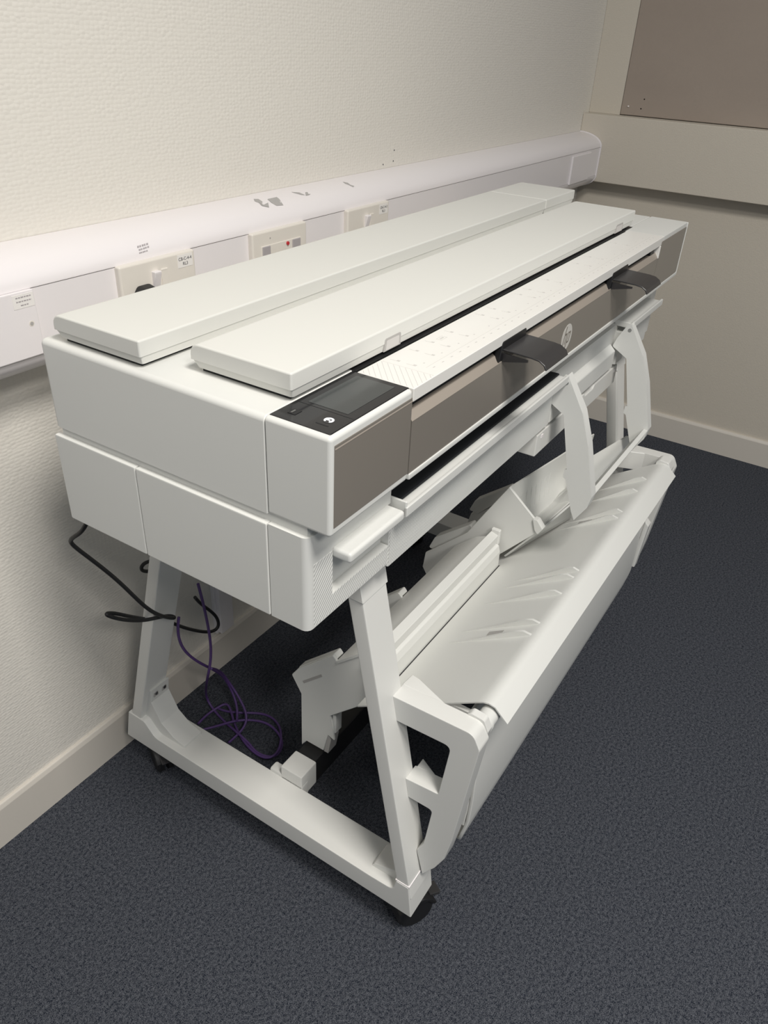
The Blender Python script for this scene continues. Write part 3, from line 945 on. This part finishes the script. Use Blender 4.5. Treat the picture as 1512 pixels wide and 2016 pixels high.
# ------------------------------------------------------------------ cables
pts = [(0.038, -0.025, 0.6836), (0.0316, -0.03, 0.6686), (0.0296, -0.04, 0.6558), (0.0267, -0.055, 0.6445), (0.0296, -0.07, 0.6299), (0.035, -0.065, 0.6176), (0.0472, -0.055, 0.5963),
       (0.0713, -0.045, 0.5551), (0.0881, -0.035, 0.5195), (0.1034, -0.025, 0.4845), (0.1208, -0.02, 0.4588), (0.143, -0.018, 0.4384), (0.1574, -0.022, 0.4264), (0.1566, -0.03, 0.4295),
       (0.1348, -0.036, 0.4372), (0.1145, -0.045, 0.4392), (0.0856, -0.05, 0.4567), (0.062, -0.055, 0.4776), (0.054, -0.058, 0.4886), (0.0703, -0.06, 0.4785), (0.0942, -0.06, 0.4551),
       (0.13, -0.065, 0.4217), (0.1754, -0.085, 0.3771), (0.2099, -0.095, 0.3435), (0.2227, -0.09, 0.3276), (0.2513, -0.085, 0.3002), (0.2832, -0.08, 0.275), (0.3044, -0.078, 0.2737),
       (0.301, -0.076, 0.3023), (0.2797, -0.074, 0.3373), (0.2556, -0.07, 0.3683), (0.2367, -0.06, 0.4004)]
cbl = tube('power_cable', pts, .0031, 'cable', None, 8)
cbl.matrix_world = ASKEW
tag(cbl, 'black power cable hanging from the printer and looped round its rear leg', 'cable')
pts = [(0.1894, -0.1, 0.4899), (0.177, -0.1, 0.4951), (0.167, -0.1, 0.4938), (0.1636, -0.1, 0.4865), (0.1709, -0.1, 0.4779), (0.1885, -0.1, 0.4694)]
o = tube('cable_loop', pts, .0031, 'cable', cbl, 8)

pts = [(0.2108, -0.02, 0.4641), (0.2252, -0.03, 0.4177), (0.2382, -0.04, 0.3759), (0.2514, -0.05, 0.3204), (0.2578, -0.055, 0.27), (0.2554, -0.06, 0.2243), (0.2446, -0.06, 0.2), (0.3188, -0.1531, 0.05), (0.3197, -0.1513, 0.02), (0.3149, -0.1233, 0.006),
       (0.3062, -0.0891, 0.006), (0.2953, -0.0406, 0.012), (0.2939, -0.0122, 0.006), (0.284, 0.01, 0.006), (0.284, 0.0368, 0.006), (0.2986, 0.0576, 0.006), (0.3257, 0.0512, 0.006), (0.3405, 0.0353, 0.012), (0.3508, 0.0011, 0.014), (0.3448, -0.0283, 0.016),
       (0.3262, -0.0538, 0.018), (0.3079, -0.0725, 0.018), (0.282, -0.0993, 0.006), (0.2659, -0.1126, 0.006)]
net = tube('network_cable', pts, .0026, 'purple', None, 8)
net.matrix_world = ASKEW
tag(net, 'purple network cable tangled on the carpet between the rear legs', 'cable')
pts = [(0.1958, -0.06, 0.3835), (0.1893, -0.06, 0.3617), (0.1933, -0.065, 0.3281), (0.2088, -0.07, 0.2861), (0.2356, -0.07, 0.2419), (0.2663, -0.07, 0.2023), (0.3388, -0.1152, 0.1), (0.3462, -0.1026, 0.06), (0.3369, -0.0815, 0.04), (0.3302, -0.0742, 0.02), (0.3133, -0.0618, 0.02)]
tube('cable_strand', pts, .0026, 'purple', net, 8)
pts = [(0.2663, -0.07, 0.2023), (0.3255, -0.1112, 0.13), (0.3435, -0.1133, 0.09), (0.3483, -0.0946, 0.06), (0.3401, -0.0646, 0.04), (0.3326, -0.0506, 0.025), (0.3211, -0.0441, 0.012), (0.299, -0.0444, 0.006), (0.2702, -0.046, 0.006)]
tube('cable_strand', pts, .0026, 'purple', net, 8)
pts = [(0.3147, -0.0698, 0.006), (0.299, -0.0444, 0.006), (0.285, -0.0112, 0.006), (0.2765, 0.0275, 0.01), (0.2825, 0.0515, 0.01), (0.3063, 0.0581, 0.014), (0.3397, 0.0373, 0.014), (0.3658, 0.009, 0.01), (0.3747, -0.0263, 0.006), (0.3646, -0.053, 0.006), (0.3378, -0.0788, 0.012), (0.3235, -0.1089, 0.012), (0.3238, -0.1268, 0.01)]
tube('cable_strand', pts, .0026, 'purple', net, 8)
pts = [(0.2709, -0.1319, 0.006), (0.2974, -0.1357, 0.006), (0.3195, -0.127, 0.012), (0.3358, -0.12, 0.016), (0.3421, -0.1112, 0.016), (0.3315, -0.0944, 0.014), (0.3148, -0.0722, 0.012)]
tube('cable_strand', pts, .0026, 'purple', net, 8)

# turn the finished printer and its cables with the same small angle
for o_ in (cbl, net):
    for c_ in o_.children:
        c_.matrix_parent_inverse = Matrix.Identity(4)
bpy.context.view_layer.update()
PR.matrix_world = ASKEW @ PR.matrix_world
